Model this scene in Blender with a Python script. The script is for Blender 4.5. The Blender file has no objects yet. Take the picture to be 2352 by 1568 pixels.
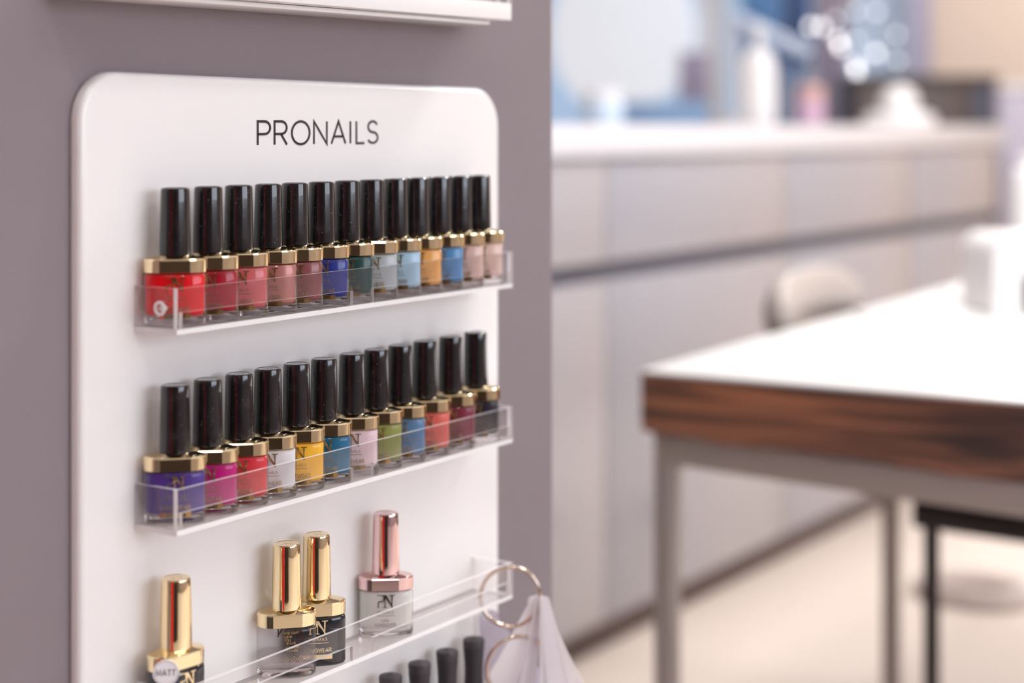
import bpy, bmesh, math, random
from mathutils import Vector, Matrix
random.seed(7)
C = bpy.context.scene
COL = C.collection
R = math.radians

# ------------------------------------------------------------------ camera
F = 3950.0; CX = 1176.0; HY = 293.0           # focal length and horizon in px of the 2352x1568 frame
TH = R(33.12); CS, SN = math.cos(TH), math.sin(TH)
CAMD = 0.736; H = 1.05                          # distance of the camera from the grey wall, camera height
cam = bpy.data.cameras.new('camera'); camo = bpy.data.objects.new('camera', cam); COL.objects.link(camo)
camo.location = (0, -CAMD, H)
camo.rotation_euler = (R(90), 0, -(R(90) - TH))
cam.sensor_width = 36.0; cam.lens = F / 2352 * 36
cam.shift_y = -(784 - HY) / 2352.0
cam.clip_start = 0.02; cam.clip_end = 200
cam.dof.use_dof = True; cam.dof.focus_distance = 1.085; cam.dof.aperture_fstop = 3.1
cam.dof.aperture_blades = 0
C.camera = camo

def at(px, py, Z):
    """world point seen at pixel px, py at depth Z along the view axis"""
    r = (px - CX) / F
    return Vector((Z * (CS + SN * r), Z * (SN - CS * r) - CAMD, H - (py - HY) / F * Z))
def x_on(px, D):
    r = (px - CX) / F
    return D * (CS + r * SN) / (SN - r * CS)

# ------------------------------------------------------------------ world, exposure, lights
w = bpy.data.worlds.new('world'); C.world = w; w.use_nodes = True
bg = w.node_tree.nodes['Background']; bg.inputs[0].default_value = (0.80, 0.90, 1.0, 1); bg.inputs[1].default_value = 1.15
C.view_settings.view_transform = 'Standard'; C.view_settings.look = 'None'
C.view_settings.gamma = 1.0; C.view_settings.exposure = -0.12; C.view_settings.use_curve_mapping = False
C.cycles.max_bounces = 10; C.cycles.transparent_max_bounces = 24
C.cycles.diffuse_bounces = 4; C.cycles.glossy_bounces = 4; C.cycles.transmission_bounces = 8
C.cycles.sample_clamp_indirect = 6.0
C.cycles.use_denoising = True

def area(name, loc, size, power, color=(.97, .98, .975), size_y=None, rot=(0, 0, 0)):
    l = bpy.data.lights.new(name, 'AREA'); l.energy = power; l.color = color
    l.shape = 'RECTANGLE' if size_y else 'DISK'; l.size = size
    if size_y: l.size_y = size_y
    o = bpy.data.objects.new(name, l); o.location = loc; o.rotation_euler = rot; COL.objects.link(o); return o
CEIL = 2.75
LP = [(-.05, -1.1, .18, 9.5), (1.5, -1.05, .2, 3.5), (0.95, -1.7, .5, 5), (2.6, -0.5, .5, 34), (2.75, 0.0, .4, 26), (4.6, 0.1, .5, 17), (4.6, -1.6, .5, 45), (-1.0, -1.2, .5, 7), (6.2, 1.3, .5, 40), (3.6,1.75,.4,7)]
for i, (x, y, s, p) in enumerate(LP):
    area('downlight_lamp', (x, y, CEIL - .012), s, p)
area('added_fill_daylight', (1.3, -4.18, 1.75), 3.4, 92, (.985, .98, .97), 1.5, (R(-90), 0, 0))  # added frontal fill, lifts the shade under the shelves

# ------------------------------------------------------------------ materials
def lin(c):
    c = c / 255.0
    return c / 12.92 if c <= .04045 else ((c + .055) / 1.055) ** 2.4
def rgb(r, g, b): return (lin(r), lin(g), lin(b), 1)
MATS = {}
def mat(name, col, rough=.5, metal=0, spec=.5, coat=0, trans=0, ior=1.45, emit=None, estr=0, noise=0, nscale=20, bump=0, bscale=200):
    if name in MATS: return MATS[name]
    m = bpy.data.materials.new(name); m.use_nodes = True; MATS[name] = m
    nt = m.node_tree; p = nt.nodes['Principled BSDF']
    p.inputs['Base Color'].default_value = col; p.inputs['Roughness'].default_value = rough
    p.inputs['Metallic'].default_value = metal; p.inputs['Specular IOR Level'].default_value = spec
    p.inputs['Coat Weight'].default_value = coat; p.inputs['Coat Roughness'].default_value = .05
    p.inputs['Transmission Weight'].default_value = trans; p.inputs['IOR'].default_value = ior
    if emit: p.inputs['Emission Color'].default_value = emit; p.inputs['Emission Strength'].default_value = estr
    tc = nt.nodes.new('ShaderNodeTexCoord')
    if noise:
        n = nt.nodes.new('ShaderNodeTexNoise'); n.inputs['Scale'].default_value = nscale; n.inputs['Detail'].default_value = 5
        nt.links.new(tc.outputs['Object'], n.inputs['Vector'])
        mx = nt.nodes.new('ShaderNodeMix'); mx.data_type = 'RGBA'
        mx.inputs[6].default_value = tuple(v * (1 - noise) for v in col[:3]) + (1,)
        mx.inputs[7].default_value = tuple(min(1, v * (1 + noise)) for v in col[:3]) + (1,)
        nt.links.new(n.outputs['Fac'], mx.inputs[0]); nt.links.new(mx.outputs[2], p.inputs['Base Color'])
    if bump:
        n2 = nt.nodes.new('ShaderNodeTexNoise'); n2.inputs['Scale'].default_value = bscale; n2.inputs['Detail'].default_value = 3
        nt.links.new(tc.outputs['Object'], n2.inputs['Vector'])
        b = nt.nodes.new('ShaderNodeBump'); b.inputs['Strength'].default_value = bump; b.inputs['Distance'].default_value = .001
        nt.links.new(n2.outputs['Fac'], b.inputs['Height']); nt.links.new(b.outputs['Normal'], p.inputs['Normal'])
    return m
def clear(name, tint, film=.05, rough=.03, base=.04, filmcol=(.9, .86, .87, 1), edge=.9, power=5, through=0):
    """clear sheet: see-through, mirror-like towards grazing angles, faint surface film"""
    m = bpy.data.materials.new(name); m.use_nodes = True; MATS[name] = m
    nt = m.node_tree; nt.nodes.remove(nt.nodes['Principled BSDF']); out = nt.nodes['Material Output']
    t = nt.nodes.new('ShaderNodeBsdfTransparent'); t.inputs[0].default_value = tint
    g = nt.nodes.new('ShaderNodeBsdfGlossy'); g.inputs['Roughness'].default_value = rough
    d = nt.nodes.new('ShaderNodeBsdfDiffuse'); d.inputs[0].default_value = filmcol
    lw = nt.nodes.new('ShaderNodeLayerWeight'); lw.inputs['Blend'].default_value = .5
    pw = nt.nodes.new('ShaderNodeMath'); pw.operation = 'POWER'; pw.inputs[1].default_value = power
    nt.links.new(lw.outputs['Facing'], pw.inputs[0])
    ma = nt.nodes.new('ShaderNodeMath'); ma.operation = 'MULTIPLY_ADD'; ma.inputs[1].default_value = edge; ma.inputs[2].default_value = base
    nt.links.new(pw.outputs[0], ma.inputs[0])
    m1 = nt.nodes.new('ShaderNodeMixShader'); m1.inputs[0].default_value = film
    if through:                                                 # the film also lets light through from behind
        tl = nt.nodes.new('ShaderNodeBsdfTranslucent'); tl.inputs[0].default_value = filmcol
        m0 = nt.nodes.new('ShaderNodeMixShader'); m0.inputs[0].default_value = through
        nt.links.new(d.outputs[0], m0.inputs[1]); nt.links.new(tl.outputs[0], m0.inputs[2]); fo = m0.outputs[0]
    else: fo = d.outputs[0]
    nt.links.new(t.outputs[0], m1.inputs[1]); nt.links.new(fo, m1.inputs[2])
    m2 = nt.nodes.new('ShaderNodeMixShader'); nt.links.new(ma.outputs[0], m2.inputs[0])
    nt.links.new(m1.outputs[0], m2.inputs[1]); nt.links.new(g.outputs[0], m2.inputs[2])
    nt.links.new(m2.outputs[0], out.inputs[0]); return m

M_wall = mat('grey_mauve_paint', rgb(133, 121, 125), .55, bump=.25, bscale=260, noise=.03, nscale=6)
M_board = mat('white_lacquer', rgb(238, 234, 232), .25, coat=.3)
M_sign = mat('dark_lettering', rgb(52, 38, 44), .4)
M_acr = clear('clear_acrylic', (.99, .985, .985, 1), film=.012, base=.032)
M_base = clear('acrylic_base', (.985, .975, .978, 1), film=.30, base=.04, filmcol=(.98, .96, .96, 1), through=.5)
M_edge = clear('acrylic_cut_edge', (.95, .93, .94, 1), film=.78, base=.06, filmcol=(.97, .94, .94, 1))
M_glass = clear('bottle_glass', (.95, .94, .94, 1), film=.004, base=.03, rough=.01, edge=.7, power=3)
M_thick = mat('thick_bottle_base_glass', (.90, .87, .88, 1), .02, trans=1, ior=1.42)
M_gold = mat('polished_gold', rgb(255, 234, 190), .06, metal=1)
M_rose = mat('polished_rose_gold', rgb(240, 206, 204), .08, metal=1)
M_print = mat('gold_foil_print', rgb(226, 190, 130), .2, metal=1)
M_dprint = mat('dark_bronze_print', rgb(70, 52, 45), .25, metal=.7)
M_ring = mat('nickel_ring', rgb(215, 195, 180), .12, metal=1)
M_white = mat('white_plastic', rgb(240, 236, 236), .3)
M_whitelam = mat('white_laminate', rgb(246, 244, 243), .3)
M_steel = mat('grey_powder_coat', rgb(176, 165, 160), .4, metal=.2)
M_blackm = mat('black_metal', rgb(44, 36, 38), .4)
M_floor = mat('pale_floor', rgb(238, 222, 210), .35, noise=.03, nscale=2)
M_ceil = mat('ceiling_white', rgb(235, 232, 230), .8)
M_beige = mat('beige_wall_paint', rgb(232, 210, 194), .7)
M_room = mat('warm_room_paint', rgb(176, 166, 166), .8)
M_cgrey = mat('satin_grey_front', rgb(168, 165, 172), .25, coat=.6)
M_cdark = mat('grey_carcass', rgb(104, 102, 114), .5)  # tone darkened to put the grip groove's shade into the colour
M_plinth = mat('brown_plinth', rgb(104, 86, 82), .5)
M_dark = mat('dark_brown_board', rgb(74, 62, 60), .45)
M_milk = clear('milky_swatch_plastic', (.96, .94, .95, 1), film=.62, base=.08, through=.5, filmcol=(.98, .95, .97, 1), rough=.1)
M_milk2 = clear('lilac_swatch_plastic', (.90, .87, .92, 1), film=.5, base=.06, filmcol=(.84, .79, .86, 1), rough=.1)
M_pane = clear('window_pane', (.97, .98, 1, 1), film=.0, base=.04)
M_rib = mat('black_ribbed_plastic', rgb(62, 56, 60), .5)
M_ink = mat('black_bottle_glass', rgb(34, 34, 42), .08, coat=.5)
M_lamp = mat('downlight_diffuser', (1, 1, 1, 1), .5, emit=(1, .95, .9, 1), estr=2)

def cap_material():
    m = mat('black_gloss_cap', rgb(26, 22, 24), .1, coat=.6)
    nt = m.node_tree; p = nt.nodes['Principled BSDF']; tc = [n for n in nt.nodes if n.type == 'TEX_COORD'][0]
    n = nt.nodes.new('ShaderNodeTexNoise'); n.inputs['Scale'].default_value = 900; n.inputs['Detail'].default_value = 1
    n2 = nt.nodes.new('ShaderNodeTexNoise'); n2.inputs['Scale'].default_value = 90; n2.inputs['Detail'].default_value = 3
    oi = nt.nodes.new('ShaderNodeObjectInfo'); ad = nt.nodes.new('ShaderNodeVectorMath'); ad.operation = 'ADD'
    nt.links.new(tc.outputs['Object'], ad.inputs[0]); nt.links.new(oi.outputs['Location'], ad.inputs[1])
    nt.links.new(ad.outputs[0], n.inputs['Vector']); nt.links.new(ad.outputs[0], n2.inputs['Vector'])
    r1 = nt.nodes.new('ShaderNodeMapRange'); r1.inputs[1].default_value = .72; r1.inputs[2].default_value = .78; r1.inputs[4].default_value = .45
    r2 = nt.nodes.new('ShaderNodeMapRange'); r2.inputs[1].default_value = .5; r2.inputs[2].default_value = .8; r2.inputs[4].default_value = .05
    nt.links.new(n.outputs['Fac'], r1.inputs[0]); nt.links.new(n2.outputs['Fac'], r2.inputs[0])
    a = nt.nodes.new('ShaderNodeMath'); a.operation = 'ADD'; nt.links.new(r1.outputs[0], a.inputs[0]); nt.links.new(r2.outputs[0], a.inputs[1])
    mx = nt.nodes.new('ShaderNodeMix'); mx.data_type = 'RGBA'; mx.inputs[6].default_value = rgb(26, 22, 24); mx.inputs[7].default_value = rgb(170, 160, 158)
    nt.links.new(a.outputs[0], mx.inputs[0]); nt.links.new(mx.outputs[2], p.inputs['Base Color'])
    return m
M_cap = cap_material()

def wood_material():
    m = bpy.data.materials.new('dark_rustic_wood'); m.use_nodes = True; nt = m.node_tree; p = nt.nodes['Principled BSDF']
    tc = nt.nodes.new('ShaderNodeTexCoord'); mp = nt.nodes.new('ShaderNodeMapping'); mp.inputs['Scale'].default_value = (2.2, 2.2, 46)
    nt.links.new(tc.outputs['Object'], mp.inputs[0])
    n = nt.nodes.new('ShaderNodeTexNoise'); n.inputs['Scale'].default_value = 1.6; n.inputs['Detail'].default_value = 6; n.inputs['Distortion'].default_value = .6
    nt.links.new(mp.outputs[0], n.inputs['Vector'])
    cr = nt.nodes.new('ShaderNodeValToRGB'); e = cr.color_ramp.elements
    e[0].position = .36; e[0].color = rgb(64, 46, 44); e[1].position = .66; e[1].color = rgb(174, 114, 84)
    e2 = cr.color_ramp.elements.new(.5); e2.color = rgb(116, 78, 64)
    nt.links.new(n.outputs['Fac'], cr.inputs[0]); nt.links.new(cr.outputs[0], p.inputs['Base Color']); p.inputs['Roughness'].default_value = .5
    return m
M_wood = wood_material()

# ------------------------------------------------------------------ mesh helpers
def link_bm(name, bm, m, parent=None, smooth=None, loc=None):
    me = bpy.data.meshes.new(name); bm.normal_update(); bm.to_mesh(me); bm.free()
    for mm in (m if isinstance(m, (list, tuple)) else [m]): me.materials.append(mm)
    if smooth is not None:
        for p in me.polygons: p.use_smooth = True
        me.set_sharp_from_angle(angle=R(smooth))
    o = bpy.data.objects.new(name, me); COL.objects.link(o)
    if parent: o.parent = parent
    if loc is not None: o.location = loc
    return o
def tag(o, label=None, cat=None, group=None, kind=None):
    if label: o['label'] = label
    if cat: o['category'] = cat
    if group: o['group'] = group
    if kind: o['kind'] = kind
    return o
def empty(name, loc, rz=0, label=None, cat=None, group=None):
    o = bpy.data.objects.new(name, None); COL.objects.link(o); o.location = loc; o.rotation_euler = (0, 0, rz)
    o.empty_display_size = .02
    return tag(o, label, cat, group)
def add_box(bm, x0, x1, y0, y1, z0, z1, bevel=0, seg=2, M=None):
    vs = [bm.verts.new((x, y, z)) for x in (x0, x1) for y in (y0, y1) for z in (z0, z1)]
    fs = [bm.faces.new([vs[i] for i in q]) for q in ((0, 1, 3, 2), (4, 6, 7, 5), (0, 4, 5, 1), (2, 3, 7, 6), (0, 2, 6, 4), (1, 5, 7, 3))]
    if M is not None:
        for v in vs: v.co = M @ v.co
    if bevel:
        es = {e for f in fs for e in f.edges}
        bmesh.ops.bevel(bm, geom=list(es), offset=bevel, segments=seg, affect='EDGES', profile=.5)
def box(name, x0, x1, y0, y1, z0, z1, m, parent=None, bevel=0, seg=2):
    bm = bmesh.new(); add_box(bm, x0, x1, y0, y1, z0, z1, bevel, seg)
    return link_bm(name, bm, m, parent, 35 if bevel else None)
def loft(bm, rings, cap0=True, cap1=True):
    vr = [[bm.verts.new(p) for p in r] for r in rings]; n = len(rings[0])
    for a, b in zip(vr, vr[1:]):
        for i in range(n):
            j = (i + 1) % n; bm.faces.new((a[i], a[j], b[j], b[i]))
    if cap0: bm.faces.new(list(reversed(vr[0])))
    if cap1: bm.faces.new(vr[-1])
def circ(r, z, n=32, cx=0, cy=0, ry=None):
    ry = ry or r
    return [(cx + r * math.cos(2 * math.pi * i / n), cy + ry * math.sin(2 * math.pi * i / n), z) for i in range(n)]
def lathe(name, prof, m, parent=None, n=32, smooth=35, loc=None, cx=0, cy=0):
    bm = bmesh.new(); loft(bm, [circ(r, z, n, cx, cy) for r, z in prof]); return link_bm(name, bm, m, parent, smooth, loc)
def tube(bm, pts, r, n=10, closed=False):
    pts = [Vector(p) for p in pts]; N = len(pts); rings = []
    up = None
    for i, p in enumerate(pts):
        a = pts[(i - 1) % N] if (closed or i > 0) else p; b = pts[(i + 1) % N] if (closed or i < N - 1) else p
        t = (b - a).normalized()
        if up is None: up = t.orthogonal().normalized()
        up = (up - t * up.dot(t)).normalized(); s = t.cross(up)
        rings.append([p + (up * math.cos(2 * math.pi * k / n) + s * math.sin(2 * math.pi * k / n)) * r for k in range(n)])
    if closed:
        vr = [[bm.verts.new(q) for q in r_] for r_ in rings]
        for i in range(N):
            a, b = vr[i], vr[(i + 1) % N]
            for k in range(n):
                j = (k + 1) % n; bm.faces.new((a[k], a[j], b[j], b[k]))
    else: loft(bm, rings)

# stroke lettering -------------------------------------------------
def arc(cx, cy, rx, ry, a0, a1, n=10):
    return [(cx + rx * math.cos(R(a0 + (a1 - a0) * i / n)), cy + ry * math.sin(R(a0 + (a1 - a0) * i / n))) for i in range(n + 1)]
# unit cap height 1; (advance, strokes)
G = {
 'P': (.68, [[(.06, 0), (.06, 1), (.38, 1)] + arc(.38, .73, .25, .27, 90, -90) + [(.06, .46)]]),
 'R': (.72, [[(.06, 0), (.06, 1), (.38, 1)] + arc(.38, .73, .25, .27, 90, -90) + [(.06, .46)], [(.36, .46), (.64, 0)]]),
 'O': (.98, [arc(.49, .5, .43, .5, 0, 360, 28)]),
 'N': (.82, [[(.06, 0), (.06, 1), (.70, 0), (.70, 1)]]),
 'A': (.82, [[(.02, 0), (.38, 1), (.74, 0)], [(.15, .32), (.61, .32)]]),
 'I': (.24, [[(.08, 0), (.08, 1)]]),
 'L': (.54, [[(.06, 1), (.06, 0), (.48, 0)]]),
 'S': (.66, [arc(.30, .75, .25, .25, 25, 270, 12) + arc(.30, .25, .27, .25, 90, -155, 12)[0:]]),
 'G': (.98, [arc(.49, .5, .43, .5, 40, 345, 22) + [(.90, .48), (.56, .48)]]),
 'W': (1.1, [[(.02, 1), (.28, 0), (.52, .95), (.76, 0), (1.02, 1)]]),
 'E': (.60, [[(.52, 1), (.06, 1), (.06, 0), (.52, 0)], [(.06, .5), (.46, .5)]]),
 'M': (.95, [[(.06, 0), (.1, 1), (.44, .15), (.78, 1), (.82, 0)]]),
 'T': (.64, [[(.0, 1), (.6, 1)], [(.3, 1), (.3, 0)]]),
 'C': (.86, [arc(.49, .5, .43, .5, 45, 315, 18)]),
 'U': (.78, [[(.06, 1), (.06, .33)] + arc(.36, .33, .30, .33, 180, 360, 10) + [(.66, 1)]]),
 'B': (.66, [[(.06, 0), (.06, 1), (.34, 1)] + arc(.34, .76, .2, .24, 90, -90) + [(.06, .52), (.36, .52)] + arc(.36, .26, .22, .26, 90, -90) + [(.06, 0)]]),
 'H': (.78, [[(.06, 0), (.06, 1)], [(.66, 0), (.66, 1)], [(.06, .5), (.66, .5)]]),
 'D': (.80, [[(.06, 0), (.06, 1), (.28, 1)] + arc(.28, .5, .42, .5, 90, -90, 12) + [(.06, 0)]]),
 'K': (.68, [[(.06, 0), (.06, 1)], [(.58, 1), (.08, .45)], [(.22, .6), (.62, 0)]]),
 ' ': (.4, []),
}
def ribbon(bm, pts, w, f, closed=False):
    """flat ribbon of width w along 2D points, mapped to 3D by f(x, z)"""
    clean = [pts[0]]
    for p in pts[1:]:
        if math.dist(p, clean[-1]) > 1e-7: clean.append(p)
    if closed and math.dist(clean[0], clean[-1]) < 1e-6: clean.pop()
    n = len(clean); L = []; Rr = []
    for i, p in enumerate(clean):
        a = clean[(i - 1) % n] if (closed or i > 0) else None; b = clean[(i + 1) % n] if (closed or i < n - 1) else None
        d1 = (Vector(p) - Vector(a)).normalized() if a else None; d2 = (Vector(b) - Vector(p)).normalized() if b else None
        d1 = d1 or d2; d2 = d2 or d1
        n1 = Vector((-d1.y, d1.x)); n2 = Vector((-d2.y, d2.x)); m = (n1 + n2)
        m = m.normalized() if m.length > 1e-4 else n1
        k = min(2.2, 1 / max(.3, m.dot(n1)))
        L.append(Vector(p) + m * w / 2 * k); Rr.append(Vector(p) - m * w / 2 * k)
    vl = [bm.verts.new(f(*q)) for q in L]; vr = [bm.verts.new(f(*q)) for q in Rr]
    for i in range(n if closed else n - 1):
        j = (i + 1) % n
        bm.faces.new((vl[i], vr[i], vr[j], vl[j]))
def word_width(s, h, sp): return sum(G[c][0] * h + sp for c in s) - sp
def word(bm, s, cx, z0, h, w, f, sp=0., xs=1.0):
    W = word_width(s, h, sp) * xs; x = cx - W / 2
    for c in s:
        for st in G[c][1]:
            pts = [(x + px * h * xs, z0 + py * h) for px, py in st]
            dense = []
            for a, b in zip(pts, pts[1:]):
                k = max(1, int(math.dist(a, b) / (h * .6)))
                dense += [(a[0] + (b[0] - a[0]) * i / k, a[1] + (b[1] - a[1]) * i / k) for i in range(k)]
            dense.append(pts[-1])
            ribbon(bm, dense, w, f, closed=(c == 'O'))
        x += (G[c][0] * h + sp) * xs
def quad(bm, pts, f): bm.faces.new([bm.verts.new(f(*p)) for p in pts])
def solidify(o, t):
    md = o.modifiers.new('thickness', 'SOLIDIFY'); md.thickness = t; md.offset = 0; return o

# monogram: a thin left letter with open foot whose bowl runs into a serifed N; unit height 1, origin bottom centre
def monogram(bm, cx, z0, h, f):
    T = lambda x, z: (cx + x * h, z0 + z * h)
    q = lambda *p: quad(bm, [T(*a) for a in p], f)
    # N diagonal, split for curvature
    q((-.22, 1.0), (-.22, .92), (.06, .50), (.28, .62)) if False else None
    for k in range(4):
        a, b = k / 4, (k + 1) / 4
        x0, z_0 = -.20 + .72 * a, 1 - a; x1, z1 = -.20 + .72 * b, 1 - b
        q((x0, z_0), (x0 - .0, z_0 - .0), (x1, z1), (x1 + .26 * (1 - b * .25), z1)) if False else quad(bm, [T(x0, z_0), T(x1, z1), T(x1 + .24 - .16 * b, z1), T(x0 + .24 - .16 * a, z_0)], f)
    q((.44, .0), (.52, .0), (.56, .93), (.44, .93))                # right stem
    q((.28, .93), (.72, .93), (.74, 1.0), (.26, 1.0))              # its serif
    q((-.10, .06), (-.02, .06), (-.02, .74), (-.10, .84))          # left stem
    q((-.22, 0), (.10, 0), (.09, .06), (-.21, .06))                # foot serif
    ribbon(bm, [T(-.20, .97), T(-.62, .97), T(-.70, .95)], .055 * h, f)
    ribbon(bm, [T(-.24, .97)] + [T(x, z) for x, z in arc(-.30, .72, .16, .25, 80, -90, 8)] + [T(-.44, .47), T(-.56, .45), T(-.60, .36), T(-.60, .05)], .085 * h, f)
    q((-.70, 0), (-.48, 0), (-.49, .06), (-.69, .06))

# ------------------------------------------------------------------ nail polish bottle
mm = .001
A_, B_ = 18.0 * mm, 9.8 * mm
def body_ring(s, z, n=56, e=2.5, a=A_, b=B_):
    out = []
    for i in range(n):
        t = 2 * math.pi * i / n; c, s_ = math.cos(t), math.sin(t)
        out.append((a * s * math.copysign(abs(c) ** (2 / e), c), b * s * math.copysign(abs(s_) ** (2 / e), s_), z))
    return out
def inset_ring(d, z, **k):
    return body_ring(1, z, a=A_ - d, b=B_ - d, **k)
def collar_outline(d=0):
    q = [(8.8 * mm, 10.3 * mm), (11.5 * mm, 9.1 * mm)]
    for i in range(1, 13):
        t = i / 12; ang = R(90 * (1 - t)) * .72
        q.append((18.1 * mm * math.cos(R(51) * (1 - t)) , 12.0 * mm * math.sin(R(51) * (1 - t)))) if i > 0 else None
    k = [(x, -y) for x, y in q]                    # front right, from the flat to the side
    right = k + [(x, -y) for x, y in reversed(k[:-1])]
    left = [(-x, y) for x, y in reversed(right)]
    out = right + left                              # counter-clockwise seen from above, starting front right
    sx = 1 - d / (18 * mm); sy = 1 - d / (10.2 * mm)
    return [(x * sx, y * sy) for x, y in out]
def cring(d, z): return [(x, y, z) for x, y in collar_outline(d)]
def front_y(x, e=2.5, a=A_, b=B_, off=.00012):
    u = min(.995, abs(x) / a)
    return -(b * (1 - u ** e) ** (1 / e)) - off
def on_front(x, z): return (x, front_y(x), z)
def on_back(x, z): return (-x, -front_y(x), z)

def mesh_glass():
    bm = bmesh.new()
    prof = [(2.2, 0), (.9, .25), (.25, 1.0), (0, 2.4), (0, 27.5), (.25, 29.2), (1.2, 30.6), (3, 31.0)]
    loft(bm, [inset_ring(d * mm, z * mm) for d, z in prof]); return bm
def mesh_polish(top=30.2, floor=5.9):
    bm = bmesh.new()
    prof = [(4.8, floor), (2.6, floor + .25), (1.5, floor + 1.2), (1.05, floor + 3.0), (1.0, top - 1.5), (1.2, top - .3), (2.5, top)]
    loft(bm, [inset_ring(d * mm, z * mm) for d, z in prof]); return bm
def mesh_base():
    bm = bmesh.new()
    prof = [(2.6, .35), (1.2, .7), (.5, 1.6), (.35, 3.4), (.5, 4.4), (2.4, 4.9)]
    loft(bm, [inset_ring(d * mm, z * mm) for d, z in prof]); return bm
def mesh_collar():
    bm = bmesh.new()
    rings = [cring(.6 * mm, 30.9 * mm), cring(0, 31.2 * mm), cring(0, 38.2 * mm), cring(.35 * mm, 38.9 * mm), cring(1.0 * mm, 39.3 * mm)]
    n = len(rings[0]); o = collar_outline(0)
    rr = []
    for x, y in o:
        a = math.atan2(y, x); rr.append((9.6 * mm * math.cos(a), 9.0 * mm * math.sin(a), 40.9 * mm))
    rings.append(rr); loft(bm, rings); return bm
def mesh_cap(ribs=False):
    bm = bmesh.new()
    prof = [(8.2, 40.6), (9.05, 40.9), (9.1, 41.6), (8.95, 48), (8.7, 60), (8.45, 72), (8.3, 78.6), (8.1, 79.5), (7.5, 80.0), (6.9, 80.05), (6.7, 79.85)]
    loft(bm, [circ(r * mm, z * mm, 40) for r, z in prof])
    T = lambda x, z: (x, z, 79.95 * mm)
    bm2 = bm
    monogram(bm2, 0, -2.6 * mm, 5.2 * mm, T)
    return bm
def mesh_label(kind='colour', f=on_front):
    bm = bmesh.new()
    monogram(bm, .2 * mm, 20.3 * mm, 8.2 * mm, f)
    if kind == 'hardener':
        word(bm, 'PRONAILS', 0, 16.4 * mm, 1.5 * mm, .2 * mm, f, .35 * mm)
        ribbon(bm, [(x * mm, 14.9 * mm) for x in range(-6, 8, 2)], .28 * mm, f)
        word(bm, 'NAIL', 0, 11.0 * mm, 1.9 * mm, .25 * mm, f, .3 * mm); word(bm, 'HARDENER', 0, 8.0 * mm, 1.9 * mm, .25 * mm, f, .3 * mm)
        return bm
    if kind != 'plain':
        word(bm, 'PRONAILS', 0, 16.3 * mm, 1.6 * mm, .27 * mm, f, .4 * mm)
        ribbon(bm, [(x * mm, 14.8 * mm) for x in (-6.8, -4.5, -2, 0, 2, 4.5, 6.8)], .35 * mm, f)
        word(bm, 'LONGWEAR', 0, 9.2 * mm, 2.3 * mm, .42 * mm, f, .25 * mm, 1.0)
        for i in range(6):
            x0, x1 = -9 + 3 * i, -6 + 3 * i
            quad(bm, [(x0 * mm, 4.7 * mm), (x1 * mm, 4.7 * mm), (x1 * mm, 7.6 * mm), (x0 * mm, 7.6 * mm)], f)
    return bm
def mesh_boxword():
    bm = bmesh.new(); word(bm, 'COLOUR', 0, 5.4 * mm, 1.5 * mm, .24 * mm, lambda x, z: (x, front_y(x, off=.0002), z), .3 * mm); return bm
def raw(name, bm, m, smooth=30):
    o = link_bm(name, bm, m, None, smooth); me = o.data; bpy.data.objects.remove(o); return me
ME_glass = raw('glass_body', mesh_glass(), M_glass, 60); ME_base = raw('glass_base', mesh_base(), M_thick, 60)
ME_collar = raw('collar', mesh_collar(), M_gold, 13); ME_cap = raw('cap', mesh_cap(), M_cap, 24)
ME_pol = raw('polish', mesh_polish(), M_white, 60)
ME_lab = raw('label_print', mesh_label(), M_print, None); ME_bw = raw('box_lettering', mesh_boxword(), M_dprint, None)

def polish_mat(name, col, metal=0, rough=.3):
    m = mat(name, col, .35, metal=metal, spec=.3)
    return m
def part(name, me, parent, m=None):
    if m is not None:
        me = me.copy(); me.materials.clear(); me.materials.append(m)
    o = bpy.data.objects.new(name, me); COL.objects.link(o); o.parent = parent; return o
def bottle(X, D, zshelf, colname, col, label, group, metal=0, capm=None, collarm=None, glassm=None, pol=True, labm=None, yaw=0, scale=1.0, labme=None, face=True, lab2=True, bottom=True):
    rz = (-math.atan2(X, D) if face else 0) + R(yaw)
    t = empty('nail_polish_bottle', (X, D - CAMD, zshelf), rz, label, 'nail polish', group)
    t.scale = (scale,) * 3
    g = part('glass_body', ME_glass, t, glassm)
    lp = part('label_print', labme or ME_lab, g, labm)
    if lab2: part('label_lettering', ME_bw, g)
    if bottom: part('glass_base', ME_base, t)
    if pol: part('polish', ME_pol, t, polish_mat(colname, col, metal))
    part('collar', ME_collar, t, collarm); part('cap', ME_cap, t, capm)
    return t

DB = .7113
ROW1 = [(400, 'bright_red_polish', (232, 0, 20), 'bright red', 0), (476, 'crimson_polish', (164, 0, 34), 'crimson', 0), (546, 'coral_pink_polish', (208, 100, 102), 'coral pink', 0),
        (614, 'rose_gold_polish', (192, 126, 118), 'shimmering rose beige', .35), (675, 'mauve_brown_polish', (140, 78, 80), 'mauve brown', .1), (736, 'royal_blue_polish', (34, 48, 140), 'royal blue', 0),
        (795, 'bottle_green_polish', (28, 68, 66), 'dark green', 0), (851, 'light_grey_polish', (176, 184, 188), 'light grey', 0), (906, 'powder_blue_polish', (168, 202, 224), 'powder blue', 0),
        (955, 'peach_orange_polish', (236, 172, 96), 'peach orange', 0), (1006, 'sky_blue_polish', (84, 142, 196), 'sky blue', 0), (1054, 'pale_nude_polish', (224, 190, 178), 'pale nude', 0), (1098, 'blush_nude_polish', (232, 202, 190), 'blush', 0)]
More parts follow.
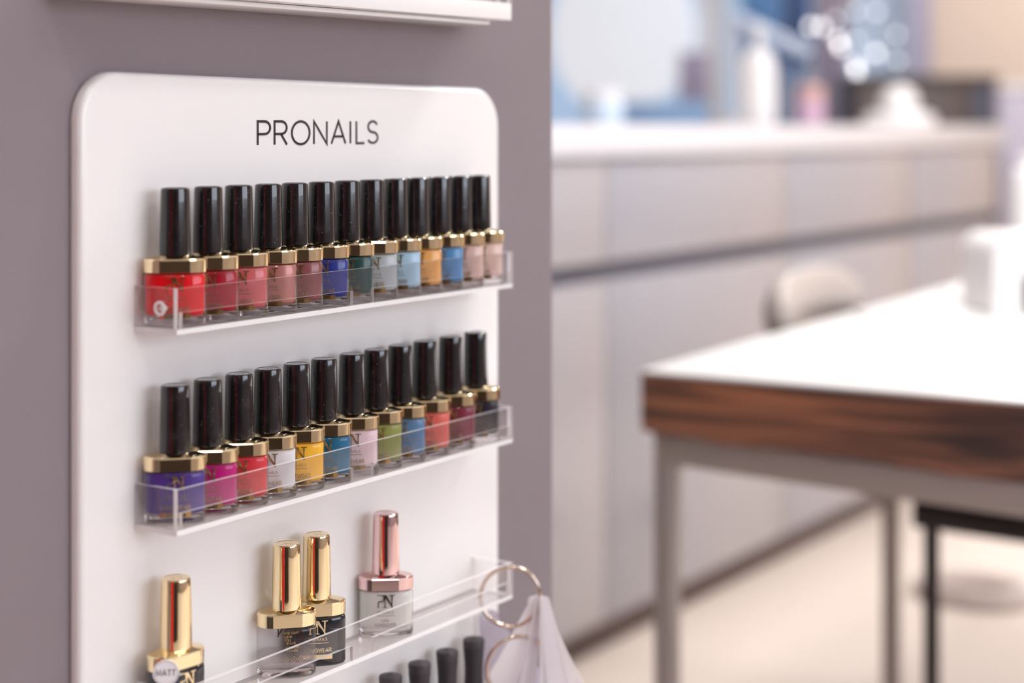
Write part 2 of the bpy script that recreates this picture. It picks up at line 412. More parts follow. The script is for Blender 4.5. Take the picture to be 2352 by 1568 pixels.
ROW2 = [(402, 'violet_polish', (80, 54, 140), 'violet', 0), (477, 'magenta_polish', (192, 0, 120), 'magenta', 0), (549, 'coral_red_polish', (216, 54, 64), 'coral red', 0), (615, 'white_polish', (226, 224, 226), 'pearl white', 0),
        (681, 'sunny_yellow_polish', (250, 190, 48), 'yellow', 0), (744, 'petrol_blue_polish', (22, 104, 142), 'petrol blue', 0), (808, 'baby_pink_polish', (232, 206, 212), 'pale pink', 0), (864, 'olive_green_polish', (142, 146, 76), 'olive green', 0),
        (919, 'steel_blue_polish', (88, 126, 164), 'steel blue', 0), (976, 'salmon_polish', (222, 104, 90), 'translucent salmon', 0), (1035, 'burgundy_polish', (128, 40, 62), 'burgundy', 0), (1092, 'black_violet_polish', (36, 28, 42), 'near black', 0)]
ORD = ['first', 'second', 'third', 'fourth', 'fifth', 'sixth', 'seventh', 'eighth', 'ninth', 'tenth', 'eleventh', 'twelfth', 'thirteenth']
SH = [H - .1185 + .0035, H - .2330 + .0035, H - .3481 + .0035, H - .4630 + .0035]   # top faces of the shelves' base plates
for i, (px, n, c, d, me_) in enumerate(ROW1):
    bottle(x_on(px + 2, DB), DB, SH[0], n, rgb(*c), f'black capped {d} nail polish, {ORD[i]} from left on the upper clear shelf', 'nail polishes on the upper acrylic shelf', me_, yaw=random.uniform(-2.5, 2.5) + (i in (7,)) * 3)
for i, (px, n, c, d, me_) in enumerate(ROW2):
    bottle(x_on(px + 0, DB), DB, SH[1], n, rgb(*c), f'black capped {d} nail polish, {ORD[i]} from left on the middle clear shelf', 'nail polishes on the middle acrylic shelf', me_, yaw=random.uniform(-2.5, 2.5))

# third shelf: bottles with metallic caps
S3 = 1.035
def roundel(parent):
    bm = bmesh.new(); n = 36; f = lambda x, z: (x, -.0142, z)
    y0, y1 = -.0178, -.0158
    loft(bm, [[(7.2 * mm * math.cos(2 * math.pi * k / n), y, 31.3 * mm + 7.2 * mm * math.sin(2 * math.pi * k / n)) for k in range(n)] for y in (y0 + .003, y1)])
    s = link_bm('sticker', bm, mat('sticker_white', rgb(252, 250, 251), .4), parent, 30)
    s['label'] = 'round white MATT sticker'
    bm = bmesh.new(); f = lambda x, z: (x, -.01592, z)
    word(bm, 'MATT', 0, 29.7 * mm, 3.2 * mm, .5 * mm, f, .35 * mm)
    ribbon(bm, arc(0, 31.3 * mm, 6.4 * mm, 6.4 * mm, 0, 360, 36), .16 * mm, f, closed=True)
    link_bm('sticker_lettering', bm, M_sign, s)
    return s
G3 = 'treatment bottles on the lower acrylic shelf'
XA = x_on(404, DB)
a = bottle(XA, DB, SH[2], '', 0, 'gold capped black bottle with round white MATT sticker, leftmost on the lower clear shelf', G3, capm=M_gold, glassm=M_ink, pol=False, labm=M_gold, yaw=40, scale=S3, lab2=False, bottom=False)
st = roundel(a); st.rotation_euler = (0, 0, R(-46)); st.location = (-.0026, .0028, 0)
b = bottle(x_on(658, DB), DB, SH[2], '', 0, 'gold capped clear glass base coat bottle half full, beside the black gold capped one', G3, capm=M_gold, pol=False, labme=raw('back_text', mesh_label('plain', on_back), M_dprint, None), yaw=5, scale=S3, lab2=False)
bm = bmesh.new(); loft(bm, [inset_ring(d * mm, z * mm) for d, z in [(4.8, 5.2), (2.6, 5.45), (1.4, 6.5), (1.0, 9), (1.0, 15.0), (1.6, 15.1)]])
link_bm('clear_liquid', bm, clear('clear_base_coat', (.90, .88, .89, 1), film=.08, base=.06, filmcol=(.62, .60, .64, 1)), b, 50)
bm = bmesh.new()
for k, (s_, z, cxx) in enumerate([('BASE COAT', 27.4, 2), ('CLEAR', 25.2, 0), ('ROLL', 23.2, 0), ('BEAUTE', 21.2, 2), ('CONTENU', 18.6, 3), ('NATUREL', 16.6, 3)]):
    word(bm, s_, cxx * mm, z * mm, 1.2 * mm, .2 * mm, on_front, .15 * mm)
for cxx in (-1, 3.6, 8):
    ribbon(bm, [((cxx + dx) * mm, (12 + dz) * mm) for dx, dz in ((0, 1.9), (1.9, 0), (0, -1.9), (-1.9, 0))], .22 * mm, on_front, closed=True)
    ribbon(bm, [(cxx * mm, 12.7 * mm), (cxx * mm, 11.4 * mm)], .3 * mm, on_front)
link_bm('back_print', bm, M_print, b)
bottle(x_on(727, DB), DB, SH[2], '', 0, 'gold capped black bottle with gold monogram, standing just behind the clear base coat bottle', G3, capm=M_gold, glassm=M_ink, pol=False, labm=M_gold, yaw=5, scale=S3, lab2=False, bottom=False)
bottle(x_on(886, DB), DB, SH[2], 'milky_hardener', rgb(228, 226, 220), 'rose gold capped bottle of milky nail hardener with dark lettering, alone on the lower shelf', G3, capm=M_rose, collarm=M_rose, labme=raw('hardener_label', mesh_label('hardener'), M_dprint, None), yaw=-1, scale=S3, lab2=False)

# fourth shelf: dark ribbed caps
GB = 'black ribbed gel bottles on the lowest shelf'
def gel(X, label, first=[]):
    if not first:
        t = empty('gel_polish_bottle', (0, 0, 0), 0)
        bm = bmesh.new(); prof = [(11, 0), (12.4, .6), (12.8, 2.5), (12.8, 34), (12, 37.5), (9, 40), (7, 41), (6.5, 43)]
        loft(bm, [circ(r * mm, z * mm, 36) for r, z in prof]); link_bm('bottle_body', bm, M_ink, t, 40)
        prof = [(7.4, 42.6)]
        z = 43.0
        while z < 79.5:
            u = (z - 43) / 37; r = 8.2 - 1.25 * math.sin(math.pi * min(1, u * 1.0)) ** 1.0 - .25 * u
            prof += [(r, z), (r, z + .45), (r - .28, z + .55), (r - .28, z + .85)]; z += .95
        prof += [(7.7, 80.6), (8.05, 81.6), (8.05, 84.6), (7.6, 85.5), (5.5, 86.1), (2.2, 86.4), (1.4, 86.9), (.6, 87.1)]
        loft(bm := bmesh.new(), [circ(r * mm, zz * mm, 36) for r, zz in prof]); link_bm('ribbed_cap', bm, M_rib, t, 30)
        first.append(t); o = t
    else:
        src = first[0]; o = src.copy(); COL.objects.link(o)
        for ch in list(src.children): c = ch.copy(); c.parent = o; COL.objects.link(c)
    o.location = (X, DB - CAMD, SH[3]); tag(o, label, 'gel polish', GB); return o
XL4 = x_on(1088, DB)
for i, l in enumerate(['black ribbed bottle cap rightmost in the lowest row, beside the plastic swatches', 'black ribbed bottle cap second from the right in the lowest row', 'black ribbed bottle cap third from the right in the lowest row', 'leftmost black ribbed bottle cap of the lowest row, only its top in view']):
    gel(XL4 - .0335 * i, l)

# ------------------------------------------------------------------ display rack
rack = empty('display_rack', (.8862, -.004, H - .53), 0, 'white wall display board with rounded corners and clear acrylic shelves of nail polish', 'display rack')
def inrack(o): o.parent = rack; o.matrix_parent_inverse = Matrix.Translation(-rack.location); return o
XL, XR = .6735, 1.0985; ZT = H + .031; ZB = H - .53; RR = .029
def rrect(d, y):
    pts = []
    for cx, cz, a0 in ((XR - RR, ZT - RR, 0), (XL + RR, ZT - RR, 90), (XL + RR, ZB + RR, 180), (XR - RR, ZB + RR, 270)):
        for k in range(13):
            a = R(a0 + 90 * k / 12); rr = RR - d
            x, z = cx + rr * math.cos(a), cz + rr * math.sin(a)
            if z > H - .1: z += (x - .886) * -.006                 # the board hangs very slightly out of level
            pts.append((x, y, z))
    return pts
bm = bmesh.new(); loft(bm, [rrect(.002, 0.0005), rrect(.0, -.001), rrect(0, -.0045), rrect(.0008, -.0065), rrect(.0022, -.0077), rrect(.004, -.008)])
inrack(link_bm('backboard', bm, M_board, None, 50))
bm = bmesh.new()
Xa, Xb = .8205, .9475
f = lambda x, z: (x, -.00825, z + (x - Xa) * .004)
hh = .0149; nat = word_width('PRONAILS', hh, .0014)
word(bm, 'PRONAILS', (Xa + Xb) / 2, H - .0110, hh, .00155, f, .0014, xs=(Xb - Xa) / nat)
o = inrack(link_bm('sign_lettering', bm, M_sign, None)); solidify(o, .0003); o['label'] = 'dark lettering PRONAILS'
DF, DW = .694, .728
SL, SR = .7150, 1.0646
YF, YW = DF - CAMD, DW - CAMD
TK = .003
def panel(name, polys, axis, t, parent, mats=(M_acr, M_edge)):
    """sheet made of 2D rectangles joined in one outline; axis 'y' or 'x' or 'z' is the thickness"""
    bm = bmesh.new(); vs = [bm.verts.new(p) for p in polys]; fc = bm.faces.new(vs)
    r = bmesh.ops.extrude_face_region(bm, geom=[fc]); d = {'x': Vector((t, 0, 0)), 'y': Vector((0, t, 0)), 'z': Vector((0, 0, t))}[axis]
    for v in r['geom']:
        if isinstance(v, bmesh.types.BMVert): v.co += d
    bmesh.ops.recalc_face_normals(bm, faces=bm.faces)
    k = 'xyz'.index(axis)
    for f_ in bm.faces:
        f_.material_index = 0 if abs(f_.normal[k]) > .9 else 1
    o = link_bm(name, bm, list(mats), None); o.parent = parent
    return o
for i, z in enumerate(SH):
    zb = z - TK; zt = z - .0035 + .0268; zo = z + .0095
    base = panel('shelf', [(SL, YF, zb), (SR, YF, zb), (SR, YW, zb), (SL, YW, zb)], 'z', TK, None, (M_base, M_edge)); inrack(base)
    base['label'] = 'clear acrylic shelf with low front rail'
    def sub(o): o.parent = base; return o
    # front rail: a strip standing on three tabs
    T1, T2, T3, T4 = .7193, .8755, .8974, 1.0600
    pts = [(SL, z), (T1, z), (T1, zo), (T2, zo), (T2, z), (T3, z), (T3, zo), (T4, zo), (T4, z), (SR, z), (SR, zt), (SL, zt)]
    sub(panel('front_rail', [(x, YF, zz) for x, zz in pts], 'y', TK * .8, None))
    for xx in (SL, SR - TK):
        e = .0002
        y0 = YF + TK * .8 + .0001
        sub(panel('side_panel', [(xx, y0, z + e), (xx, YW - e, z + e), (xx, YW - e, zt), (xx, y0, zt)], 'x', TK, None))
    if i == 0:
        bm = bmesh.new(); cy_, cz_ = YF + .0125, z + .0115
        tube(bm, [(SL - .001, cy_ + .0034 * math.cos(2 * math.pi * k / 24), cz_ + .0034 * math.sin(2 * math.pi * k / 24)) for k in range(24)], .0011, 8, True)
        tube(bm, [(SL - .0004 + .0001 * 0, cy_, cz_), (SL + .0035, cy_, cz_)], .0016, 12)
        sub(link_bm('rivet', bm, M_edge, None, 40))

# ------------------------------------------------------------------ rack above, only its lower shelf in view
up = empty('upper_display_rack', (.8862, -.01, H + .075), 0, 'white shelf edge of a second display hung above the nail polish board', 'display rack')
def inup(o, p=None): o.parent = p or up; o.matrix_parent_inverse = Matrix.Translation(-up.location); return o
bm = bmesh.new(); add_box(bm, .66, 1.063, -.0425, -.0002, 0, .0130, .0012)
for v in bm.verts: v.co.z += H + .0755 + (v.co.x - .66) * .0085
tray = inup(link_bm('shelf', bm, M_board, None, 35))
bm = bmesh.new(); add_box(bm, .655, 1.047, -.034, -.0002, -.0034, -.0002, .001)
for v in bm.verts: v.co.z += H + .0755 + (v.co.x - .66) * .0085
inup(link_bm('bottom_strip', bm, M_board, None, 35))
ZU = H + .0755 + .0035 + .0130
def upp(x0, x1, y0, y1, z0, z1, n):
    bm = bmesh.new(); add_box(bm, x0, x1, y0, y1, z0, z1)
    for f_ in bm.faces: f_.material_index = 1 if f_.calc_area() < .0004 else 0
    inup(link_bm(n, bm, [M_acr, M_edge], None))
upp(.70, 1.0625, -.0425, -.0405, ZU - .0005, ZU + .03, 'front_rail')
upp(1.0600, 1.0625, -.0403, -.001, ZU - .0005, ZU + .03, 'side_panel')
inup(box('backboard', .674, 1.0985, -.008, -.0003, ZU - .0003, ZU + .45, M_board, None))
for i, (X, n, c, d) in enumerate([(1.040, 'wine_polish', (110, 26, 44), 'wine red'), (1.011, 'plum_polish', (70, 40, 70), 'plum')]):
    bottle(X, .7125, ZU, n, rgb(*c), f'{d} nail polish on the display above, only its foot at the top edge', 'nail polishes on the display above')

# ------------------------------------------------------------------ rings and plastic swatches
def ring(name, c, rad, rr, rot, label):
    bm = bmesh.new(); pts = [(rad * math.cos(2 * math.pi * k / 64), 0, rad * math.sin(2 * math.pi * k / 64)) for k in range(64)]
    tube(bm, pts, rr, 10, True); o = link_bm(name, bm, M_ring, None, 60); o.location = c; o.rotation_euler = (0, 0, rot)
    return tag(o, label, 'ring', 'metal rings holding nail swatches')
camyaw = -(R(90) - TH)
c1 = at(1172, 1370, 1.262); ring('binder_ring', c1, .0218, .0015, camyaw, 'thin metal ring hooked round the right end of the lower acrylic shelf')
c2 = at(1190, 1534, 1.262); ring('binder_ring', c2, .0235, .0015, camyaw + R(12), 'second metal ring hanging lower beside the black ribbed caps')
def swatch(top, ang, L, w0, w1, m, label, twist=0, dy=0):
    bm = bmesh.new(); rings = []
    for z, hw in [(0.004, w0 * .55), (.0015, w0 * .9), (-.004, w0), (-L * .4, (w0 * .6 + w1 * .4)), (-L * .85, w1), (-L * .97, w1 * .85), (-L, w1 * .5)]:
        y = .00045
        rings.append([(-hw, -y, z), (hw, -y, z), (hw, y, z), (-hw, y, z)])
    loft(bm, rings)
    for f_ in bm.faces: f_.material_index = 1 if abs(f_.normal.y) < .5 else 0
    bm.normal_update()
    for f_ in bm.faces: f_.material_index = 0 if abs(f_.normal.y) > .5 else 1
    o = link_bm('nail_swatch', bm, [m, M_edge], None)
    o.matrix_world = Matrix.Translation(top + Vector((0, dy, 0))) @ Matrix.Rotation(camyaw, 4, 'Z') @ Matrix.Rotation(ang, 4, 'Y') @ Matrix.Rotation(twist, 4, 'Z')
    return tag(o, label, 'nail swatch', 'clear plastic nail swatches on the rings')
tp = at(1240, 1388, 1.262)
GL = [(-3, .115, .005, .021, M_milk, 70, -.002, 'clear plastic swatch seen edge on in the middle of the fan'), (24, .125, .0055, .017, M_milk, 15, .002, 'leftmost leaning clear plastic swatch of the fan on the upper ring'),
      (-20, .125, .006, .018, M_milk, -15, .004, 'rightmost milky plastic swatch of the fan, over the beige counter'), (9, .12, .005, .013, M_milk, 50, 0, 'narrow clear swatch leaning left between two others of the fan'),
      (-10, .12, .005, .016, M_milk, 35, -.004, 'milky swatch just right of the middle of the fan')]
for a_, L, w0, w1, m, tw, dy, lb in GL: swatch(tp + Vector((0, 0, .002)), R(a_), L, w0, w1, m, lb, R(tw), dy)
tp2 = at(1128, 1416, 1.285)
swatch(tp2, R(-14), .10, .008, .022, M_milk2, 'lilac tinted plastic swatch hanging behind the lower metal ring', R(10), .003)
swatch(at(1150, 1440, 1.295), R(-32), .10, .006, .018, M_milk2, 'lilac tinted plastic swatch slanting right behind the fan', R(20), .006)

# ------------------------------------------------------------------ room shell
def st(o): o['kind'] = 'structure'; return o
st(box('wall_left', -3.0, 1.1875, 0, .30, 0, CEIL, M_wall))
XW = 7.6; YB = -4.2; YFAR = 4.6
st(box('floor', -3.2, XW + .2, YB - .2, YFAR + .2, -.1, 0, M_floor))
st(box('ceiling', -3.2, XW + .2, YB - .2, YFAR + .2, CEIL, CEIL + .1, M_ceil))
st(box('wall_back', -3.2, XW + .2, YB - .2, YB, 0, CEIL, M_room))
st(box('wall_side', -3.2, -3.0, YB, YFAR, 0, CEIL, M_room))
st(box('wall_far', -3.0, XW, YFAR, YFAR + .2, 0, CEIL, M_beige))
# wall with the shop window
WY0, WY1 = 1.95, 4.45
bm = bmesh.new(); add_box(bm, XW, XW + .2, YB, WY0, 0, CEIL); add_box(bm, XW, XW + .2, WY1, YFAR, 0, CEIL); add_box(bm, XW, XW + .2, WY0, WY1, 0, .55); add_box(bm, XW, XW + .2, WY0, WY1, 2.55, CEIL)
st(link_bm('wall_right', bm, M_beige))
w2 = st(box('added_fill_window', -.4, 3.0, YB - .001, YB + .004, 1.0, 2.5, mat('fill_window_pane', rgb(225, 235, 250), .4)))  # unseen window and frame added around the fill light
bm = bmesh.new()
for x0 in (-.45, 1.27, 3.0): add_box(bm, x0, x0 + .06, YB + .005, YB + .05, .95, 2.55)
add_box(bm, -.45, 3.06, YB + .005, YB + .05, .94, 1.0); add_box(bm, -.45, 3.06, YB + .005, YB + .05, 2.5, 2.56)
o = link_bm('window_frame', bm, M_white); o.parent = w2
win = st(box('window_1', XW + .09, XW + .10, WY0, WY1, .55, 2.55, M_pane))
bm = bmesh.new()
for y0, y1 in ((WY0, WY0 + .05), (WY1 - .05, WY1), (3.03, 3.15)): add_box(bm, XW + .03, XW + .16, y0, y1, .55, 2.55)
add_box(bm, XW + .03, XW + .16, WY0, WY1, .55, .61); add_box(bm, XW + .03, XW + .16, WY0, WY1, 2.49, 2.55)
o = link_bm('window_frame', bm, M_white); o.parent = win
for i, (x, y, s, p) in enumerate(LP):
    o = empty('ceiling_downlight', (x, y, CEIL), 0, 'round recessed ceiling downlight over the salon', 'ceiling light', 'recessed ceiling downlights')
    bm = bmesh.new(); n = 32; loft(bm, [circ(s / 2 + .012, -.001, n), circ(s / 2 + .03, -.001, n), circ(s / 2 + .03, -.014, n), circ(s / 2 + .012, -.014, n), circ(s / 2 + .012, -.001, n)], False, False)
    link_bm('trim_ring', bm, M_white, o, 35)

# unseen things added for dark and red reflections in the caps and collars
t = empty('added_dark_cabinet', (-1.45, -2.05, 0), camyaw, 'dark brown tall cabinet added unseen behind the camera, to darken the gold collars', 'cabinet')
box('cabinet_body', -.75, .75, -.25, .25, .05, 2.0, mat('dark_walnut', rgb(48, 34, 30), .6), t, .005)
for s in (-1, 1):
    d = box('door', min(s * .01, s * .74), max(s * .01, s * .74), .2505, .27, .08, 1.97, MATS['dark_walnut'], t, .002)
    box('handle', s * .06 - .01, s * .06 + .01, .2705, .29, .9, 1.2, M_ring, d)
def standing_banner(name, loc, rz, wd, col, label):
    t = empty(name, loc, rz, label, 'banner stand')
    box('banner_sheet', -wd / 2, wd / 2, -.004, .004, .12, 1.95, mat('scarlet_fabric', col, .6), t)
    box('banner_base', -wd / 2 - .02, wd / 2 + .02, -.1, .1, 0, .1, M_ring, t, .01)
    box('banner_pole', -.012, .012, .006, .03, .1, 1.95, M_ring, t)
standing_banner('red_stand_in_banner', (-.80, -.50, 0), R(107), .44, rgb(225, 12, 22), 'scarlet roll-up banner added as stand-in for an unseen red thing, mirrored in the metallic caps')  # added to give the caps their red reflected stripe

# ------------------------------------------------------------------ reception counter
YC = 1.708 - CAMD
cnt = empty('reception_counter', (3.8, YC + .3, 0), 0, 'long pale grey reception counter with white top and recessed grip groove', 'counter')
def inc(o): o.parent = cnt; o.matrix_parent_inverse = Matrix.Translation(-cnt.location); return o
CT = H + .006
inc(box('countertop', 2.06, 5.48, YC - .012, YC + .62, CT - .064, CT, mat('counter_white', rgb(222, 218, 222), .3), None, .003))
inc(box('carcass', 2.09, 5.46, YC + .022, YC + .6, .07, CT - .0642, M_cdark))
inc(box('plinth', 2.11, 5.44, YC + .04, YC + .58, 0, .0698, M_plinth))
xs = [2.09, 2.962, 3.834, 4.70, 5.46]
for i, (a_, b_) in enumerate(zip(xs, xs[1:])):
    inc(box('drawer_front', a_ + .003, b_ - .003, YC, YC + .0215, H - .266, CT - .068, M_cgrey, None, .0015))
    inc(box('door_panel', a_ + .003, b_ - .003, YC, YC + .0215, .072, H - .303, M_cgrey, None, .0015))

# white domed dish on the counter
def on(px, D, z):
    X = x_on(px, D); return Vector((X, D - CAMD, z))
p = on(2065, 1.80, CT)
t = empty('cloche', p, 0, 'small white round domed bell on a wide base on the grey counter', 'counter bell')
lathe('base', [(.10, 0), (.106, .010), (.101, .030), (.085, .038), (.04, .040)], M_white, t)
lathe('dome', [(.044, .0401), (.053, .055), (.056, .070), (.052, .088), (.042, .102), (.026, .112), (.010, .116), (.002, .1165)], M_white, t)
# white dispenser
p = on(1742, 2.05, CT)
t = empty('soap_dispenser', p, 0, 'tall rounded white dispenser bottle on the counter before the window', 'dispenser')
lathe('bottle_body', [(.04, 0), (.047, .01), (.048, .06), (.047, .17), (.038, .20), (.02, .215)], M_white, t)
lathe('pump', [(.012, .2152), (.012, .26), (.02, .262), (.02, .275), (.01, .28)], M_white, t)
# small pink jar
t = empty('cosmetic_jar', on(1862, 2.1, CT), 0, 'small pink jar with peach lid on the counter right of the dispenser', 'jar')
lathe('jar_body', [(.035, 0), (.04, .01), (.04, .07), (.034, .08)], mat('pink_plastic', rgb(214, 176, 200), .4), t)
lathe('lid', [(.036, .0802), (.04, .085), (.04, .115), (.034, .12)], mat('peach_plastic', rgb(216, 170, 160), .4), t)
# jars left
t = empty('cosmetic_jar', on(1385, 2.12, CT), 0, 'pale blue tinted round jar on the counter beneath the big round sign', 'jar')
lathe('jar_body', [(.045, 0), (.05, .01), (.05, .05), (.04, .06)], mat('pale_blue_plastic', rgb(205, 222, 240), .3), t)
lathe('lid', [(.043, .0602), (.045, .065), (.045, .08), (.04, .084)], M_white, t)

# big round white sign hanging in the window
c = at(1425, 75, 8.60)
t = empty('round_sign', (XW - .1, c.y, c.z), 0, 'large glowing white round sign hanging in the shop window', 'sign')
bm = bmesh.new(); n = 64; rd = .405
def yzc(r, x): return [(x, r * math.cos(2 * math.pi * k / n), r * math.sin(2 * math.pi * k / n)) for k in range(n)]
loft(bm, [yzc(rd * .97, -.03), yzc(rd, -.02), yzc(rd, .02), yzc(rd * .97, .03)]); link_bm('disc', bm, mat('backlit_disc', rgb(190, 196, 208), .6, emit=(.90, .93, 1, 1), estr=.66), t, 40)
bm = bmesh.new(); tube(bm, [(0, 0, rd), (0, 0, 2.75 - c.z)], .006); link_bm('cord', bm, M_ring, t, 40)

# cabinet, partition and pillars at the far end
def slab(name, px0, px1, ytop, Z, m, label, cat, depth=.3, z0=0, tilt=0):
    a_ = at(px0, 293, Z); b_ = at(px1, 293, Z); wd = (b_ - a_).length; h_ = H + (HY - ytop) / F * Z
    t_ = empty(name, ((a_.x + b_.x) / 2, (a_.y + b_.y) / 2, z0), camyaw, label, cat)
    return t_, wd, h_ - z0
t, wd, hh_ = slab('side_cabinet', 1962, 2288, 172, 6.9, M_dark, 'dark brown open box cabinet standing behind the right end of the counter', 'cabinet')
box('cabinet_body', -wd / 2, wd / 2, 0, .35, 0, hh_ - .03, M_dark, t, .006); box('top_board', -wd / 2 - .01, wd / 2 + .01, -.01, .36, hh_ - .0298, hh_, M_dark, t, .004)
box('door', -wd / 2 + .01, wd / 2 - .10, -.016, -.0005, .05, hh_ - .05, mat('dark_umber_panel', rgb(78, 66, 64), .4), t, .002)
box('side_door', wd / 2 - .095, wd / 2 - .01, -.016, -.0005, .05, hh_ - .05, mat('slate_panel', rgb(62, 62, 78), .4), t, .002)
t, wd, hh_ = slab('room_divider', 2296, 2460, 205, 7.1, None, 'lavender grey low partition beyond the right end of the counter', 'partition')
box('divider_panel', -wd / 2, wd / 2, 0, .05, 0, hh_, mat('lavender_panel', rgb(188, 180, 196), .6), t, .004); box('divider_cap', -wd / 2, wd / 2, -.01, .06, hh_ + .0002, hh_ + .02, M_white, t)
# curtains and displays in the window
def curtain(px0, px1, Z, m, label, z0=.6, z1=2.5, cat='curtain', name='curtain_panel', folds=5):
    a_ = at(px0, 293, Z); b_ = at(px1, 293, Z); c_ = (a_ + b_) / 2; wd = (b_ - a_).length
    bm = bmesh.new(); n = folds * 8; P = []
    for i in range(n + 1):
        x = -wd / 2 + wd * i / n; P.append((x, .018 * math.sin(2 * math.pi * folds * i / n)))
    ring0 = P + [(x, y + .004) for x, y in reversed(P)]
    loft(bm, [[(x, y, z0) for x, y in ring0], [(x, y, z1) for x, y in ring0]])
    o = link_bm(name, bm, m, None, 40); o.location = (c_.x, c_.y, 0); o.rotation_euler = (0, 0, camyaw); return tag(o, label, cat)
curtain(1868, 1948, 7.6, mat('mauve_cloth', rgb(176, 166, 182), .8), 'mauve grey curtain hanging right of the dark blue window display')
curtain(1950, 2082, 7.9, mat('ice_blue_cloth', rgb(206, 222, 240), .8), 'ice blue pleated curtain behind the glass bead lamp')
curtain(2086, 2140, 7.55, mat('lavender_cloth', rgb(196, 190, 206), .8), 'narrow lavender curtain against the beige wall', folds=3)
def poster(px0, px1, y0, y1, Z, col, label, nm):
    a_ = at(px0, y0, Z); b_ = at(px1, y1, Z); wd = math.dist(a_.xy, b_.xy)
    t_ = empty('freestanding_poster', ((a_.x + b_.x) / 2, (a_.y + b_.y) / 2, 0), camyaw, label, 'display panel')
    zt_, zb_ = a_.z, b_.z
    box('panel_board', -wd / 2, wd / 2, -.015, .015, zb_, zt_, mat(nm, col, .6), t_, .003)
    for s in (-1, 1): box('post', s * wd * .4 - .012, s * wd * .4 + .012, .0155, .04, 0, zt_ - .05, M_steel, t_)
    box('foot', -wd / 2, wd / 2, -.15, .15, 0, .012, M_steel, t_) if zb_ > .03 else None
poster(1704, 1862, -140, 330, 7.4, rgb(72, 112, 160), 'dark blue display panel behind the white dispenser in the window', 'display_blue')
poster(1800, 1862, -140, 150, 6.85, rgb(38, 62, 104), 'deep navy upright panel at the right of the blue display', 'display_navy')
poster(1560, 1628, 120, 235, 7.4, rgb(150, 140, 165), 'small mauve panel beneath the right rim of the round sign', 'display_mauve')
poster(1400, 1630, 232, 330, 7.05, rgb(132, 164, 204), 'low mid blue panel under the round sign', 'display_midblue')
# street outside
st(box('ground_outside', XW + .2, 22, -6, 14, -.3, -.05, mat('pavement', rgb(200, 205, 212), .8)))
t = empty('street_building', (16, 6.5, -.05), 0, 'pale blue white building front across the street beyond the window', 'building')
box('facade', 0, 1, -7, 7, 0, 6, mat('pale_facade', rgb(220, 232, 246), .8), t)
for k in range(5):
    wf = box('window', -.03, -.001, -5.6 + k * 2.4, -4.0 + k * 2.4, .9, 3.2, mat('blue_glazing', rgb(208, 224, 242), .2), t)

# bead lamp over the counter
t = empty('bead_chandelier', at(1950, 293, 6.1).xy.to_3d() + Vector((0, 0, CEIL)), camyaw, 'sparkling lamp of small glowing glass bulbs hanging before the window', 'chandelier')
M_bulb = mat('glowing_bulb', (1, 1, 1, 1), .3, emit=(1, .97, .98, 1), estr=3.2)
M_bulbd = mat('dim_bulb', (1, 1, 1, 1), .3, emit=(.82, .88, 1, 1), estr=2.2)
c0 = at(1950, 293, 6.1)
rgt = Vector((SN, -CS, 0))
bm = bmesh.new(); tube(bm, [(0, 0, 0), (0, 0, -(CEIL - H) + .50)], .006)
for px, py, d in [(1862, 60, 0), (1888, 62, 0), (1925, 92, 0), (1930, 108, 0), (1965, 150, 1), (1968, 164, 1), (2012, 122, 1), (1966, 26, 2), (2014, 28, 2), (1918, 44, 2), (1968, 92, 2), (2060, 80, 2), (2062, 140, 2), (2268, 172, 2)]:
    dx = (px - 1950) / F * 6.1; dz = (HY - py) / F * 6.1 - (CEIL - H)
    if px < 2200: tube(bm, [(0, 0, -(CEIL - H) + .50), (dx * .6, 0, dz + (.50 + -(CEIL - H) - dz) * .45), (dx, 0, dz + .02)], .0012, 5)
link_bm('wires', bm, M_ring, t, 40)
for px, py, d in [(1862, 60, 0), (1888, 62, 0), (1925, 92, 0), (1930, 108, 0), (1965, 150, 1), (1968, 164, 1), (2012, 122, 1), (1966, 26, 2), (2014, 28, 2), (1918, 44, 2), (1968, 92, 2), (2060, 80, 2), (2062, 140, 2)]:
    dx = (px - 1950) / F * 6.1; dz = (HY - py) / F * 6.1 - (CEIL - H); r_ = [.0125, .0125, .0095][d]
    bm = bmesh.new(); bmesh.ops.create_icosphere(bm, subdivisions=2, radius=r_)
    for v in bm.verts: v.co += Vector((dx, 0, dz))
    link_bm('bulb', bm, M_bulb if d < 2 else M_bulbd, t, 60)
# arm lamp in the window
t = empty('arm_lamp', on(1700, 2.25, CT), 0, 'grey articulated lamp arm slanting across the dark blue panel above the counter', 'lamp')
zz = t.location
bm = bmesh.new(); P1 = at(1712, 62, zz.x * .0 + 5.0); base_p = zz
tube(bm, [(0, 0, .02), at(1690, 40, 4.9) - zz], .008); link_bm('post', bm, M_white, t, 40)
bm = bmesh.new(); tube(bm, [at(1692, 42, 4.9) - zz, at(1856, 122, 4.9) - zz], .019); link_bm('arm', bm, mat('pale_grey_metal', rgb(176, 186, 206), .4), t, 40)
lathe('base', [(.06, 0), (.065, .004), (.06, .018), (.01, .02)], M_white, t)

# ------------------------------------------------------------------ table
e1 = R(2.65)
C0 = at(1472, 850, .30 * F / (850 - HY)); TZ = H - .30
tab = empty('work_table', (C0.x, C0.y, 0), e1, 'white topped work table with thick dark rustic wood edge on grey steel legs', 'table')
